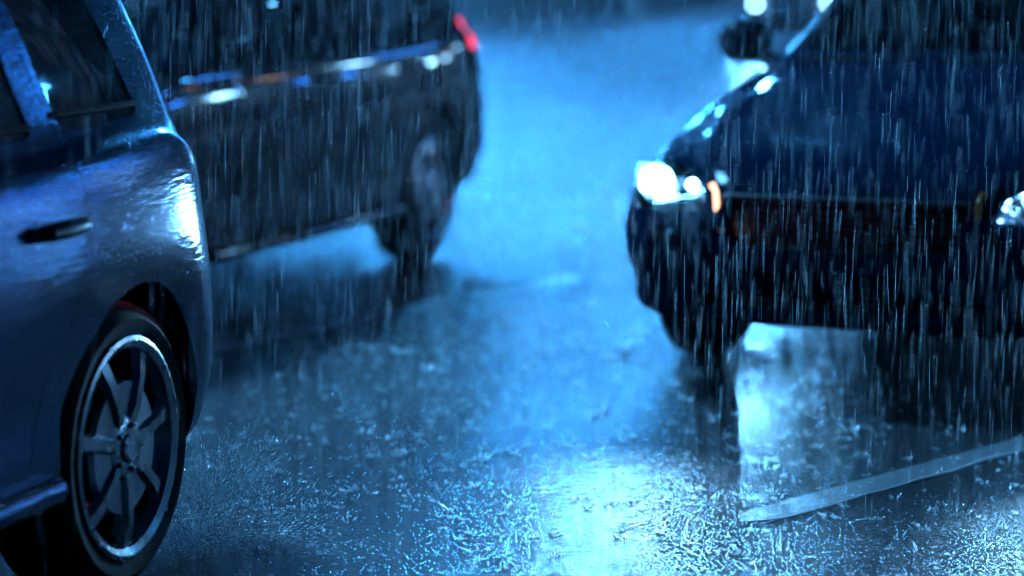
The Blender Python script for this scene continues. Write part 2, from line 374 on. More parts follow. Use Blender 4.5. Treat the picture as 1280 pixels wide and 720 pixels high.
def wheel(parent, x, y, r, rimr, side, style, L):
    """wheel with its outer face towards side*Y"""
    bm = bmesh.new(); add_lathe(bm, [(.05, -.03), (.15, -.03), (.15, -.012), (.05, -.012)], 40, closed=True)
    add_lathe(bm, [(.06, -.03), (.06, -.02), (.03, -.015)], 24)
    w = link('wheel', bm_mesh('wheel', bm), M['steel'], parent, 30); w.location = (x, y-side*.02, r); w.rotation_euler.z = 0 if side > 0 else math.pi
    tw = .21
    bm = bmesh.new(); prof = [(rimr-.012, -tw+.02), (rimr+.02, -tw), (r-.045, -tw-.006), (r-.012, -tw+.015), (r, -tw+.045)]
    for k in range(4):   # tread grooves
        c = -tw+.06+k*.03; prof += [(r, c), (r, c+.006), (r-.008, c+.009), (r-.008, c+.013), (r, c+.016)]
    prof += [(r, -.045), (r-.012, -.015), (r-.04, .004), (rimr+.025, 0), (rimr+.004, -.008), (rimr-.012, -.02)]
    add_lathe(bm, prof, 72, closed=True); link('tyre', bm_mesh('tyre', bm), M['rubber'], w, 35)
    bm = bmesh.new()
    add_lathe(bm, [(rimr-.03, -tw+.02), (rimr-.012, -tw+.02), (rimr-.03, -.05), (rimr-.008, -.012), (rimr+.006, -.006), (rimr+.008, .002), (rimr-.002, .005), (rimr-.018, -.004),
                   (rimr-.024, -.02), (rimr-.045, -.06)], 72, closed=True)
    ns = style
    for k in range(ns):
        a = 2*math.pi*(k+.25)/ns; ca, sa = math.cos(a), math.sin(a); tx, tz = -sa, ca
        for sgn in ((-1, 1) if ns == 5 else (0,)):
            pts = []
            for q, (rad, dep, wid) in enumerate(((.05, -.012, .026), (.10, -.004, .022), (.17, -.006, .023), (rimr-.022, -.016, .030))):
                k2 = sgn*(.016+.02*q/3)
                ww = wid*(.62 if ns == 5 else 1)
                for (dw, dd) in ((-ww, -.012), (-ww*.55, .006), (ww*.55, .006), (ww, -.012), (ww*.6, -.03), (-ww*.6, -.03)):
                    pts.append(bm.verts.new((rad*ca+tx*(dw+k2), dep+dd, rad*sa+tz*(dw+k2))))
            for q in range(3):
                for i in range(6): bm.faces.new((pts[q*6+i], pts[q*6+(i+1) % 6], pts[q*6+6+(i+1) % 6], pts[q*6+6+i]))
            bm.faces.new(pts[:6]); bm.faces.new(pts[-6:])
    add_lathe(bm, [(.03, -.04), (.072, -.036), (.075, -.012), (.062, -.004), (.03, -.004)], 40)
    for k in range(5):
        a = 2*math.pi*(k+.5)/5; 
        add_box(bm, (.053*math.cos(a), -.001, .053*math.sin(a)), (.014, .012, .014), .003)
    link('rim', bm_mesh('rim', bm), M['alloy'], w, 32)
    bm = bmesh.new(); add_lathe(bm, [(.034, -.006), (.034, .004), (.028, .008), (.012, .009), (0.0005, .009)], 32)
    link('hub_cap', bm_mesh('hub_cap', bm), M['chrome'], w, 30)
    bm = bmesh.new(); add_lathe(bm, [(.06, -.05), (.155, -.05), (.155, -.065), (.06, -.065)], 48, closed=True)
    link('brake_disc', bm_mesh('brake_disc', bm), M['steel'], w, 30)
    return w

def build_car(spec, name, label, loc, rz, paintm, lights=True, winm='side_glass', group=None):
    sh = Shape(spec); L = sh.L; X = lambda u: L/2-u
    root = empty(name, loc, rz); tag(root, label, 'car', group)
    outer = sh.loft(0); inner = sh.loft(.03); shell = boolean(outer, [inner], 'DIFFERENCE')
    gl = boolean(sh.loft(.006), [sh.loft(.012)], 'DIFFERENCE')
    hw = max(p[1] for p in spec['wb'])
    side = lambda poly, lo=-2, hi=2: prism(poly, lo, hi, lambda a, b, t: (X(a), t, b))
    front = lambda poly, u0, u1: prism(poly, u0, u1, lambda a, b, t: (X(t), a, b))
    top = lambda poly, z0, z1: prism(poly, z0, z1, lambda a, b, t: (X(a), b, t))
    cyl = lambda u, z, r, lo, hi: prism([(u+r*math.cos(i*math.pi/24), z+r*math.sin(i*math.pi/24)) for i in range(48)], lo, hi, lambda a, b, t: (X(a), t, b))
    # wheel arches
    r = spec['tyre']; fa, ra = spec['axles']; cuts = []
    for u in (fa, ra):
        for s_ in (1, -1): cuts.append(cyl(u, r+.015, spec['arch'], s_*(hw-.30), s_*2))
    # windows
    wins = [(nm, rounded(p, .05, 5)) for nm, p in spec['windows']]
    wcut = [side(p) for _, p in wins]
    ws, rw = rounded(spec['windscreen'], .06, 5), rounded(spec['rear_glass'], .06, 5)
    wsc, rwc = front(ws, *spec['ws_u']), front(rw, *spec['rw_u'])
    hl = [front(rounded([(s_*a, b) for a, b in spec['headlight']], .02, 4), -.1, spec['hl_u']) for s_ in (1, -1)]
    tl = [front(rounded([(s_*a, b) for a, b in spec['taillight']], .03, 4), spec['tl_u'], L+.1) for s_ in (1, -1)]
    gr = front(rounded(spec['grille'], .03, 4), -.1, .25); gr2 = front(rounded(spec['intake'], .03, 4), -.1, .25)
    body = boolean(shell, cuts+wcut+[wsc, rwc]+hl+tl+[gr, gr2], 'DIFFERENCE')
    # panels lifted out of the body
    def take(body, cutfn, poly, gap=.004, rr=.05):
        p = rounded(poly, rr, 5)
        piece = boolean(body, [cutfn(p)], 'INTERSECT'); rest = boolean(body, [cutfn(inflate(p, gap))], 'DIFFERENCE'); return piece, rest
    doors = []
    for nm, poly in spec['doors']:
        for s_ in (1, -1):
            lo, hi = (.02, 2) if s_ > 0 else (-2, -.02)
            pc, body = take(body, lambda p: side(p, lo, hi), poly); doors.append((nm, s_, poly, pc))
    hood, body = take(body, lambda p: top(p, .55, 2), spec['hood'], .004, .12)
    fb, body = take(body, lambda p: side(p), spec['fbumper'], .0025, .03)
    rb, body = take(body, lambda p: side(p), spec['rbumper'], .0025, .03)
    bo = link('body', body, paintm, root, 28)
    link('bonnet', hood, paintm, root, 28); link('front_bumper', fb, paintm, root, 28); link('rear_bumper', rb, paintm, root, 28)
    # dark inner arch liners
    for u in (fa, ra):
        for s_ in (1, -1):
            bm = bmesh.new(); n = 24; rr = spec['arch']+.004; rings = []
            for yy in (s_*(hw-.31), s_*(hw-.15)):
                rings.append([bm.verts.new((X(u)+rr*math.cos(math.pi*i/n), yy, r+.015+rr*math.sin(math.pi*i/n))) for i in range(n+1)])
            for i in range(n): bm.faces.new((rings[0][i], rings[0][i+1], rings[1][i+1], rings[1][i]))
            bm.faces.new(rings[0])
            link('arch_liner', bm_mesh('arch_liner', bm), M['plastic'], root, 40)
    # doors with handles and window panes
    dobj = {}
    for nm, s_, poly, pc in doors:
        d = link('door', pc, paintm, root, 28); dobj[(nm, s_)] = d
        u1 = max(p[0] for p in poly); hu, hz = spec['handles'][nm]; y = sh.side_y(hu, hz)
        bm = bmesh.new(); pts = [(X(hu-.085), s_*(y-.004), hz-.004), (X(hu-.07), s_*(y+.032), hz+.004), (X(hu), s_*(y+.04), hz+.008), (X(hu+.07), s_*(y+.032), hz+.010), (X(hu+.085), s_*(y-.004), hz+.008)]
        pts = [tuple(p) for p in catmull(pts, 3)] if False else pts
        add_tube(bm, pts, [.012, .016, .017, .016, .012], 10)
        link('handle', bm_mesh('handle', bm), M[spec.get('handle_mat', 'plastic')], d, 40)
    panes = boolean  # alias for readability below
    for (nm, p), c in zip(wins, [side(p) for _, p in wins]):
        for s_ in (1, -1):
            half_box = prism([(-3, -3), (3, -3), (3, 3), (-3, 3)], .02*s_, 2*s_, lambda a, b, t: (a, t, b))
            me = boolean(boolean(gl, [side(p)], 'INTERSECT'), [half_box], 'INTERSECT')
            par = dobj.get((spec['win_of'].get(nm), s_), bo)
            link('window', me, M[winm], par, 30)
            # dark rubber seal along the window's lower edge
            us = [q[0] for q in p]; zlow = min(q[1] for q in p); bm = bmesh.new(); N = 14; pts = []
            low = sorted([q for q in p if q[1] < zlow+.12*(1 if True else 0) and q[1] < zlow+.06], key=lambda q: q[0])
            if len(low) >= 2:
                ua, ub = low[0], low[-1]
                for k in range(N+1):
                    t = k/N; uu = ua[0]+(ub[0]-ua[0])*t; zz = ua[1]+(ub[1]-ua[1])*t
                    pts.append((X(uu), s_*(sh.side_y(uu, zz)+.002), zz-.006))
                add_tube(bm, pts, .007, 6); link('window_seal', bm_mesh('window_seal', bm), M['rubber'], par, 40)
    link('windscreen', boolean(gl, [front(ws, *spec['ws_u'])], 'INTERSECT'), M['clear_glass'], root, 30)
    link('rear_window', boolean(gl, [front(rw, *spec['rw_u'])], 'INTERSECT'), M['clear_glass'], root, 30)
    # lamps
    for s_, c in zip((1, -1), [front(rounded([(s_*a, b) for a, b in spec['headlight']], .02, 4), -.1, spec['hl_u']) for s_ in (1, -1)]):
        h = link('headlight', boolean(gl, [c], 'INTERSECT'), M['lens'], root, 30)
        cy = sum(a for a, b in spec['headlight'])/len(spec['headlight']); cz = sum(b for a, b in spec['headlight'])/len(spec['headlight'])
        # housing: a bright lined box behind the lens
        pol = rounded([(s_*a, b) for a, b in spec['headlight']], .02, 4); pol = inflate(pol, -.004); bm = bmesh.new(); n = len(pol); rr_ = []
        for k, (dep, sc) in enumerate(((.05, 1.0), (.22, .75))):
            ring = []
            for q in pol:
                yy, zz = s_*cy+(q.x-s_*cy)*sc, cz+(q.y-cz)*sc
                uu = spec['hl_face'](abs(yy))+dep; ring.append(bm.verts.new((X(uu), yy, zz)))
            rr_.append(ring)
        for i in range(n): bm.faces.new((rr_[0][i], rr_[0][(i+1) % n], rr_[1][(i+1) % n], rr_[1][i]))
        bm.faces.new(rr_[1]); link('lamp_housing', bm_mesh('lamp_housing', bm), M['reflector'], h, 40)
        for q, (dy, z_, rad, mt) in enumerate(spec['bulbs']):
            bm = bmesh.new(); bmesh.ops.create_uvsphere(bm, u_segments=24, v_segments=12, radius=rad)
            for v in bm.verts: v.co.x *= .4
            b = link('bulb', bm_mesh('bulb', bm), M[mt if lights else 'reflector'], h, 60); b.location = (X(spec['hl_face'](dy)+.10), s_*dy, z_)
        # beam
        if lights:
            ld = bpy.data.lights.new('headlight_beam', 'SPOT'); ld.energy = 220; ld.spot_size = R(62); ld.spot_blend = .9; ld.color = (.20, .57, 1.0); ld.shadow_soft_size = .06
            lo_ = bpy.data.objects.new('headlight_beam', ld); COL.objects.link(lo_); lo_.parent = h
            lo_.location = (X(-.06), s_*spec['bulbs'][0][0], spec['bulbs'][0][1]); lo_.rotation_euler = Vector((-1, -.34, .11)).to_track_quat('Z', 'Y').to_euler()
    for s_ in (1, -1):
        c = front(rounded([(s_*a, b) for a, b in spec['taillight']], .03, 4), spec['tl_u'], L+.1)
        link('tail_light', boolean(shell, [c], 'INTERSECT'), M['tail'] , root, 30)
    # grille and intake: slats behind the opening with a bright frame
    for nm, poly in (('grille', spec['grille']), ('air_intake', spec['intake'])):
        ys = [p[0] for p in poly]; zs = [p[1] for p in poly]; bm = bmesh.new()
        k = 0; z = min(zs)+.012
        while z < max(zs)-.008:
            add_box(bm, (X(.075), 0, z), (.02, 2*max(ys)*.98, .008), 0); z += .026
        add_box(bm, (X(.12), 0, (min(zs)+max(zs))/2), (.01, 2*max(ys)+.04, max(zs)-min(zs)+.04), 0)
        go = link(nm, bm_mesh(nm, bm), M['plastic'], root)
        if nm == 'grille':
            bm = bmesh.new(); pr = rounded(poly, .03, 4)
            pts = [(X(spec['hl_face'](abs(q.x))-.012-.0), q.x, q.y) for q in pr]; pts.append(pts[0])
            add_tube(bm, pts, .011, 8); link('grille_frame', bm_mesh('grille_frame', bm), M[spec.get('grille_mat', 'chrome')], go, 50)
    if 'glint_strip' in spec:  # strip along the grille edge, glows in place of a warm chrome glint
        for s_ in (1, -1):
            bm = bmesh.new(); pts = [(X(spec['hl_face'](a)-.022), s_*a, b) for a, b in spec['glint_strip']]; add_tube(bm, pts, [.012]+[.009]*(len(pts)-2)+[.012], 8)
            link('glint_strip', bm_mesh('glint_strip', bm), M['glint_strip' if (s_ < 0 and lights) else 'amber'], root, 50)
    # mirrors
    mu, my, mz = spec['mirror']
    for s_ in (1, -1):
        bm = bmesh.new(); add_box(bm, (X(mu), s_*my, mz), (.15, .215, .17), .074)
        add_tube(bm, [(X(mu), s_*(my-.07), mz-.05), (X(mu-.01), s_*(my-.13), mz-.085), (X(mu-.02), s_*(my-.2), mz-.11)], [.03, .03, .035], 10)
        mo = link('side_mirror', bm_mesh('side_mirror', bm), paintm, root, 40)
        bm = bmesh.new(); add_box(bm, (X(mu+.052), s_*my, mz), (.004, .16, .115), .001); link('mirror_glass', bm_mesh('mirror_glass', bm), M['mirror'], mo)
    # sills, wipers, interior
    for s_ in (1, -1):
        bm = bmesh.new(); u0, u1 = fa+spec['arch']+.03, ra-spec['arch']-.03; pts = []
        for k in range(9):
            uu = u0+(u1-u0)*k/8; pts.append((X(uu), s_*(float(sh.f['wb'](uu))*.955), float(sh.f['zb'](uu))+.045))
        add_tube(bm, pts, .034, 10); link('side_skirt', bm_mesh('side_skirt', bm), paintm, root, 50)
    c0 = spec['ws_u'][0]+.06
    for y0, y1 in ((-.15, .35), (.35, .62)) if False else ((-.05, .50), (-.60, -.10)):
        bm = bmesh.new(); pts = []
        for k in range(7):
            yy = y0+(y1-y0)*k/6; uu = c0+.06+.02*k/6; pts.append((X(uu), yy, sh.top_z(uu, yy)+.012))
        add_tube(bm, pts, .008, 6); link('wiper', bm_mesh('wiper', bm), M['plastic'], root, 50)
    sx = spec['seat_u']; sz = spec.get('seat_z', .30)
    for uu, ys in ((sx, (-.37, .37)), (sx+.85, (-.40, 0, .40))):
        for y in ys:
            bm = bmesh.new(); add_box(bm, (X(uu-.10), y, sz+.12), (.5, .46, .16), .05); add_box(bm, (X(uu+.2), y, sz+.42), (.13, .46 if len(ys) == 2 else .38, .56), .05, Matrix.Rotation(R(-14), 3, 'Y'))
            se = link('seat', bm_mesh('seat', bm), M['fabric'], root, 40)
            bm = bmesh.new(); add_box(bm, (X(uu+.30), y, sz+.80), (.10, .26, .18), .04, Matrix.Rotation(R(-10), 3, 'Y')); link('headrest', bm_mesh('headrest', bm), M['fabric'], se, 40)
    bm = bmesh.new(); du = spec['ws_u'][0]+.35; add_box(bm, (X(du), 0, spec['dash_z']), (.38, 2*hw*.84, .16), .05); link('dashboard', bm_mesh('dashboard', bm), M['plastic'], root, 40)
    bm = bmesh.new(); tor = []
    for k in range(25):
        a = 2*math.pi*k/24; tor.append((X(sx-.42)+.06*math.sin(a), .37+.18*math.cos(a), spec['dash_z']+.03+.17*math.sin(a)))
    add_tube(bm, tor, .014, 8); link('steering_wheel', bm_mesh('steering_wheel', bm), M['plastic'], root, 50)
    for u in (fa, ra):
        for s_ in (1, -1): wheel(root, X(u), s_*(hw-spec['inset']), r, spec['rim'], s_, spec['spokes'], L)
    return root, sh

# --- the three kinds of body; u runs from the nose to the tail
def plan(hw, L, nose=.78, tail=.80, nu=.6, tu=.55):
    P = [(0, hw*nose), (nu*.2, hw*(nose+(1-nose)*.52)), (nu*.5, hw*(nose+(1-nose)*.84)), (nu, hw*.985), (nu+.4, hw)]
    P += [(L-tu-.35, hw), (L-tu, hw*.988), (L-tu*.5, hw*(tail+(1-tail)*.80)), (L-tu*.2, hw*(tail+(1-tail)*.45)), (L, hw*tail)]
    return P
def van_spec():
    L = 4.40; hw = .90; fa, ra = .92, 3.68
    return dict(L=L, tyre=.33, rim=.245, axles=(fa, ra), arch=.362, inset=.035, spokes=7,
        zt=[(0, .70), (.06, .76), (.3, .88), (.8, 1.0), (1.0, 1.04), (1.15, 1.10), (1.95, 1.53), (2.3, 1.625), (2.8, 1.66), (3.5, 1.64), (3.95, 1.57), (4.1, 1.46), (4.30, 1.06), (4.37, .96), (4.40, .90)],
        zs=[(0, .62), (.3, .76), (.8, .90), (1.1, .96), (2, .985), (3.2, 1.015), (3.9, 1.045), (4.2, .98), (4.36, .88), (4.40, .84)],
        zb=[(0, .28), (.3, .25), (.8, .26), (3.5, .27), (3.95, .24), (4.4, .28)],
        wb=plan(hw, L, .78, .76, .6, .74), wr=[(0, .5), (.3, .64), (1.1, .74), (1.95, .63), (2.8, .63), (3.6, .62), (4.0, .60), (4.25, .60), (4.4, .55)],
        windows=[('front', [(1.50, 1.02), (2.38, 1.02), (2.38, 1.52), (2.10, 1.50), (1.95, 1.42)]), ('rear', [(2.47, 1.03), (3.32, 1.045), (3.20, 1.52), (2.47, 1.54)]), ('quarter', [(3.44, 1.05), (3.86, 1.07), (3.78, 1.30), (3.62, 1.50), (3.32, 1.52)])],
        win_of={'front': 'front', 'rear': 'rear'},
        doors=[('front', [(1.38, .26), (2.42, .26), (2.42, 1.56), (2.05, 1.56), (1.38, 1.03)]), ('rear', [(2.425, .26), (3.16, .26), (3.25, .55), (3.40, .78), (3.42, 1.02), (3.26, 1.57), (2.425, 1.57)])],
        handles={'front': (2.28, .86), 'rear': (3.26, .86)},
        windscreen=[(-.60, 1.14), (.60, 1.14), (.52, 1.50), (-.52, 1.50)], ws_u=(1.0, 2.2), rear_glass=[(-.5, 1.12), (.5, 1.12), (.45, 1.48), (-.45, 1.48)], rw_u=(4.03, 4.5),
        headlight=[(.40, .66), (.46, .76), (.82, .84), (.88, .74), (.80, .66)], hl_u=.55, hl_face=pchip([(0, 0), (.5, .03), (.7, .10), (.9, .35)]), bulbs=[(.68, .73, .05, 'bulb'), (.54, .72, .03, 'small_bulb')],
        taillight=[(.45, .80), (.80, .80), (.80, 1.12), (.55, 1.12)], tl_u=4.24, grille=[(-.34, .62), (.34, .62), (.38, .74), (-.38, .74)], intake=[(-.45, .32), (.45, .32), (.40, .46), (-.40, .46)],
        hood=[(.20, -.50), (.35, -.66), (1.04, -.72), (1.04, .72), (.35, .66), (.20, .50)], fbumper=[(-.2, .1), (.46, .1), (.50, .57), (.25, .60), (-.2, .60)], rbumper=[(4.02, .1), (4.6, .1), (4.6, .70), (4.16, .70), (4.04, .56)],
        mirror=(1.52, 1.02, 1.10), seat_u=2.25, seat_z=.38, dash_z=1.0)
def hatch_spec():
    L = 4.20; hw = .88; fa, ra = .87, 3.47
    return dict(L=L, tyre=.318, rim=.215, axles=(fa, ra), arch=.355, inset=.0, spokes=5,
        zt=[(0, .66), (.06, .72), (.3, .82), (.8, .95), (1.25, 1.03), (1.42, 1.08), (2.1, 1.43), (2.4, 1.485), (2.8, 1.485), (3.5, 1.43), (3.82, 1.34), (4.05, 1.08), (4.16, .98), (4.20, .92)],
        zs=[(0, .56), (.12, .64), (.35, .74), (.8, .86), (1.3, .95), (2, .97), (3.2, .96), (3.8, .985), (4.1, .92), (4.20, .84)],
        zb=[(0, .25), (.3, .23), (.8, .20), (3.5, .19), (4.0, .24), (4.2, .32)],
        wb=plan(hw, L, .80, .80), wr=[(0, .45), (.3, .62), (1.35, .74), (2.1, .59), (2.8, .575), (3.6, .56), (4.0, .54), (4.2, .52)],
        windows=[('front', [(1.66, 1.0), (2.38, 1.0), (2.38, 1.38), (2.2, 1.37), (2.05, 1.30)]), ('rear', [(2.46, 1.0), (3.35, 1.01), (3.20, 1.34), (2.46, 1.37)])],
        win_of={'front': 'front', 'rear': 'rear'},
        doors=[('front', [(1.34, .25), (2.42, .25), (2.42, 1.40), (2.05, 1.40), (1.34, .95)]), ('rear', [(2.425, .25), (3.02, .25), (3.12, .55), (3.40, .82), (3.42, .98), (3.25, 1.40), (2.425, 1.40)])],
        handles={'front': (2.28, .80), 'rear': (3.24, .82)},
        windscreen=[(-.63, 1.10), (.63, 1.10), (.52, 1.41), (-.52, 1.41)], ws_u=(1.25, 2.3), rear_glass=[(-.5, 1.08), (.5, 1.08), (.42, 1.34), (-.42, 1.34)], rw_u=(3.7, 4.3),
        headlight=[(.47, .605), (.50, .68), (.64, .745), (.80, .765), (.84, .66), (.78, .605)], hl_u=.55, hl_face=pchip([(0, 0), (.5, .03), (.7, .09), (.9, .35)]), bulbs=[(.715, .685, .062, 'bulb'), (.655, .645, .042, 'bulb'), (.565, .685, .022, 'small_bulb'), (.52, .645, .016, 'small_bulb'), (.575, .632, .016, 'small_bulb')],
        taillight=[(.60, .72), (.9, .72), (.9, .98), (.68, .98)], tl_u=3.9, grille=[(-.36, .50), (.36, .50), (.42, .665), (-.42, .665)], intake=[(-.50, .31), (.50, .31), (.44, .43), (-.44, .43)],
        hood=[(.16, -.46), (.30, -.62), (1.28, -.72), (1.28, .72), (.30, .62), (.16, .46)], fbumper=[(-.2, .1), (.42, .1), (.46, .53), (.25, .555), (-.2, .555)], rbumper=[(3.86, .1), (4.4, .1), (4.4, .62), (3.98, .62), (3.88, .52)],
        glint_strip=[(.45, .705), (.435, .68), (.43, .62), (.415, .56), (.40, .525)], grille_mat='plastic', mirror=(1.74, .92, 1.125), seat_u=2.3, seat_z=.30, dash_z=.96)
def suv_spec():
    d = van_spec(); L = 4.70; hw = .92; fa, ra = .92, 3.78
    d.update(L=L, axles=(fa, ra), tyre=.35, rim=.24, arch=.40, spokes=5,
        zt=[(0, .80), (.06, .88), (.3, .98), (.8, 1.07), (1.15, 1.11), (1.35, 1.18), (2.05, 1.58), (2.4, 1.68), (3.0, 1.71), (3.8, 1.68), (4.3, 1.60), (4.42, 1.48), (4.60, 1.16), (4.67, 1.06), (4.70, .98)],
        zs=[(0, .70), (.3, .88), (.8, 1.0), (1.2, 1.05), (2, 1.07), (3.4, 1.10), (4.2, 1.14), (4.5, 1.06), (4.66, .95), (4.70, .90)],
        zb=[(0, .30), (.3, .25), (.8, .24), (3.5, .25), (4.3, .30), (4.7, .40)], wb=plan(hw, L, .8, .8, .6, .6),
        wr=[(0, .5), (.3, .66), (1.3, .75), (2.05, .65), (3.0, .65), (3.9, .63), (4.3, .62), (4.55, .60), (4.7, .55)],
        windows=[('front', [(1.72, 1.105), (2.52, 1.11), (2.52, 1.58), (2.25, 1.57), (2.1, 1.50)]), ('rear', [(2.62, 1.115), (3.50, 1.13), (3.40, 1.57), (2.62, 1.59)]), ('quarter', [(3.62, 1.14), (4.10, 1.17), (3.95, 1.50), (3.52, 1.56)])],
        doors=[('front', [(1.55, .32), (2.565, .32), (2.565, 1.62), (2.2, 1.62), (1.55, 1.10)]), ('rear', [(2.572, .32), (3.28, .32), (3.38, .6), (3.58, .86), (3.60, 1.12), (3.46, 1.62), (2.572, 1.62)])],
        handles={'front': (2.42, .94), 'rear': (3.44, .95)},
        windscreen=[(-.62, 1.23), (.62, 1.23), (.55, 1.55), (-.55, 1.55)], ws_u=(1.2, 2.3), rear_glass=[(-.5, 1.22), (.5, 1.22), (.46, 1.52), (-.46, 1.52)], rw_u=(4.34, 4.8),
        headlight=[(.42, .78), (.48, .86), (.82, .94), (.88, .84), (.80, .78)], bulbs=[(.68, .84, .05, 'bulb'), (.54, .83, .03, 'small_bulb')],
        taillight=[(.70, 1.02), (.98, 1.02), (.98, 1.17), (.74, 1.17)], tl_u=4.28, grille=[(-.36, .72), (.36, .72), (.40, .86), (-.40, .86)], intake=[(-.45, .38), (.45, .38), (.40, .52), (-.40, .52)],
        hood=[(.20, -.50), (.35, -.68), (1.2, -.74), (1.2, .74), (.35, .68), (.20, .50)], fbumper=[(-.2, .1), (.44, .1), (.48, .66), (.25, .69), (-.2, .69)], rbumper=[(4.22, .1), (4.9, .1), (4.9, .78), (4.40, .78), (4.24, .62)],
        mirror=(1.72, 1.04, 1.2), seat_u=2.4, seat_z=.46, dash_z=1.08)
    return d
def place(spec, th, u, y, at):
    """location so that the car's point (u, y) stands at `at`, heading to the camera turned th to the left"""
    rz = math.atan2(-math.cos(th), -math.sin(th)); p = Matrix.Rotation(rz, 3, 'Z') @ Vector((spec['L']/2-u, y, 0))
    return Vector((at.x-p.x, at.y-p.y, 0)), rz

sp = van_spec(); loc, rz = place(sp, R(17), sp['axles'][1], .85, ground(165, 560, .33))
van, _ = build_car(sp, 'parked_van' if False else 'people_carrier', 'dark blue people carrier beaded with rain, its rear wheel nearest the camera', loc, rz, M['blue_paint'], lights=False)
sp = suv_spec(); loc, rz = place(sp, R(19.5), sp['axles'][1], .90, ground(548, 236, .35))
suv, _ = build_car(sp, 'estate_car', 'blurred black car with a red tail light behind the blue people carrier', loc, rz, M['black_paint'], lights=False)
sp = hatch_spec(); loc, rz = place(sp, R(24), sp['axles'][0], -.80, ground(872, 440))
hatch, _ = build_car(sp, 'hatchback', 'dark hatchback facing the camera with both headlights lit', loc, rz, M['dark_paint'], winm='clear_glass')

def copy_tree(o, parent=None):
    c = o.copy(); COL.objects.link(c); c.parent = parent
    for ch in list(o.children): copy_tree(ch, c)
    return c
sp = suv_spec(); pt = Vector((988-640, F_PX, 0))/F_PX*45; th = math.atan2(pt.x, pt.y)
loc, rz = place(sp, th, 0, 0, pt)
far, _ = build_car(sp, 'estate_car', 'car', loc, rz, M['black_paint'])
for h in far.children:
    for b in h.children:
        if b.type == 'MESH' and b.name.startswith('bulb'): b.data = b.data.copy(); b.data.materials[0] = M['far_bulb']
        if b.type == 'LIGHT': b.data = b.data.copy(); b.data.energy = 650 if b.location.y < 0 else 40; b.rotation_euler = Vector((-1, 0, .02)).to_track_quat('Z', 'Y').to_euler(); b.data.color = (.13, .51, 1.0); b.data.spot_size = R(30)
tag(far, 'far oncoming car seen only as a white headlight glare beyond the hatchback mirror', 'car')

# ------------------------------------------------------------------ buildings along the street
def building(name, label, a0, a1, n, depth, h, wallm, face, floors, bays, litm, lit=.6, sub=None):
    """face: +1 faces right (towards +n), -1 faces left"""
    root = empty(name, st((a0+a1)/2, n), -STREET); tag(root, label, 'building')
    la = a1-a0; bm = bmesh.new()      # local: x across the street (+n), y along
    add_box(bm, (-face*depth/2, 0, h/2), (depth, la, h)); 
    link('wall', bm_mesh('wall', bm), wallm, root)
    bm = bmesh.new(); add_box(bm, (face*.10, 0, h-.25), (.5, la+.2, .5), .03); link('cornice', bm_mesh('cornice', bm), M['stone'], root)
    bw = la/bays; fh = (h-4.4)/floors
    for f in range(floors):
        for b in range(bays):
            y = -la/2+bw*(b+.5); z = 4.4+fh*(f+.5)-.1; w_, h_ = bw*.62, fh*.62
            bm = bmesh.new(); t = .09
            for cy, cz, sy, sz in ((0, h_/2, w_+2*t, t), (0, -h_/2, w_+2*t, t), (-w_/2, 0, t, h_-t), (w_/2, 0, t, h_-t), (0, 0, t*.6, h_-t)):
                add_box(bm, (face*.05, y+cy, z+cz), (.12, sy, sz))
            fr = link('window', bm_mesh('window', bm), M['frame'], root)
            bm = bmesh.new(); add_box(bm, (face*.015, y, z), (.04, w_-.02, h_-.02)); link('pane', bm_mesh('pane', bm), M[litm] if random.random() < lit else M['side_glass'], fr)
    return root
# left side of the street, far: bright office fronts whose light lies on the wet road
left = [(30, 52, 26, M['wall'], 'pale office block nearest on the far left kerb'), (53, 84, 30, M['stone'], 'long stone office block with lit floors beyond the black car'), (85, 125, 34, M['wall'], 'grey office block with lit floors above the distant road'), (126, 190, 44, M['stone'], 'tall stone block at the far end of the street')]
for a0, a1, h, wm, lb in left: building('office_building', lb, a0, a1, -26, 12, h, wm, 1, int(h/4.2)-1, max(4, int((a1-a0)/5)), 'shop_light', .9)
right = [(6, 30, 12, M['wall'], 3, .2, 'low grey shop building on the near right kerb'), (31, 66, 36, M['brick'], 11, .92, 'tall red brick building with warm windows on the right kerb'), (67, 100, 15, M['wall'], 3, .2, 'grey shop building far down the right kerb')]
for a0, a1, h, wm, fl, lit, lb in right: building('shop_building', lb, a0, a1, 18, 12, h, wm, -1, fl, max(4, int((a1-a0)/4)), 'warm_room', lit)
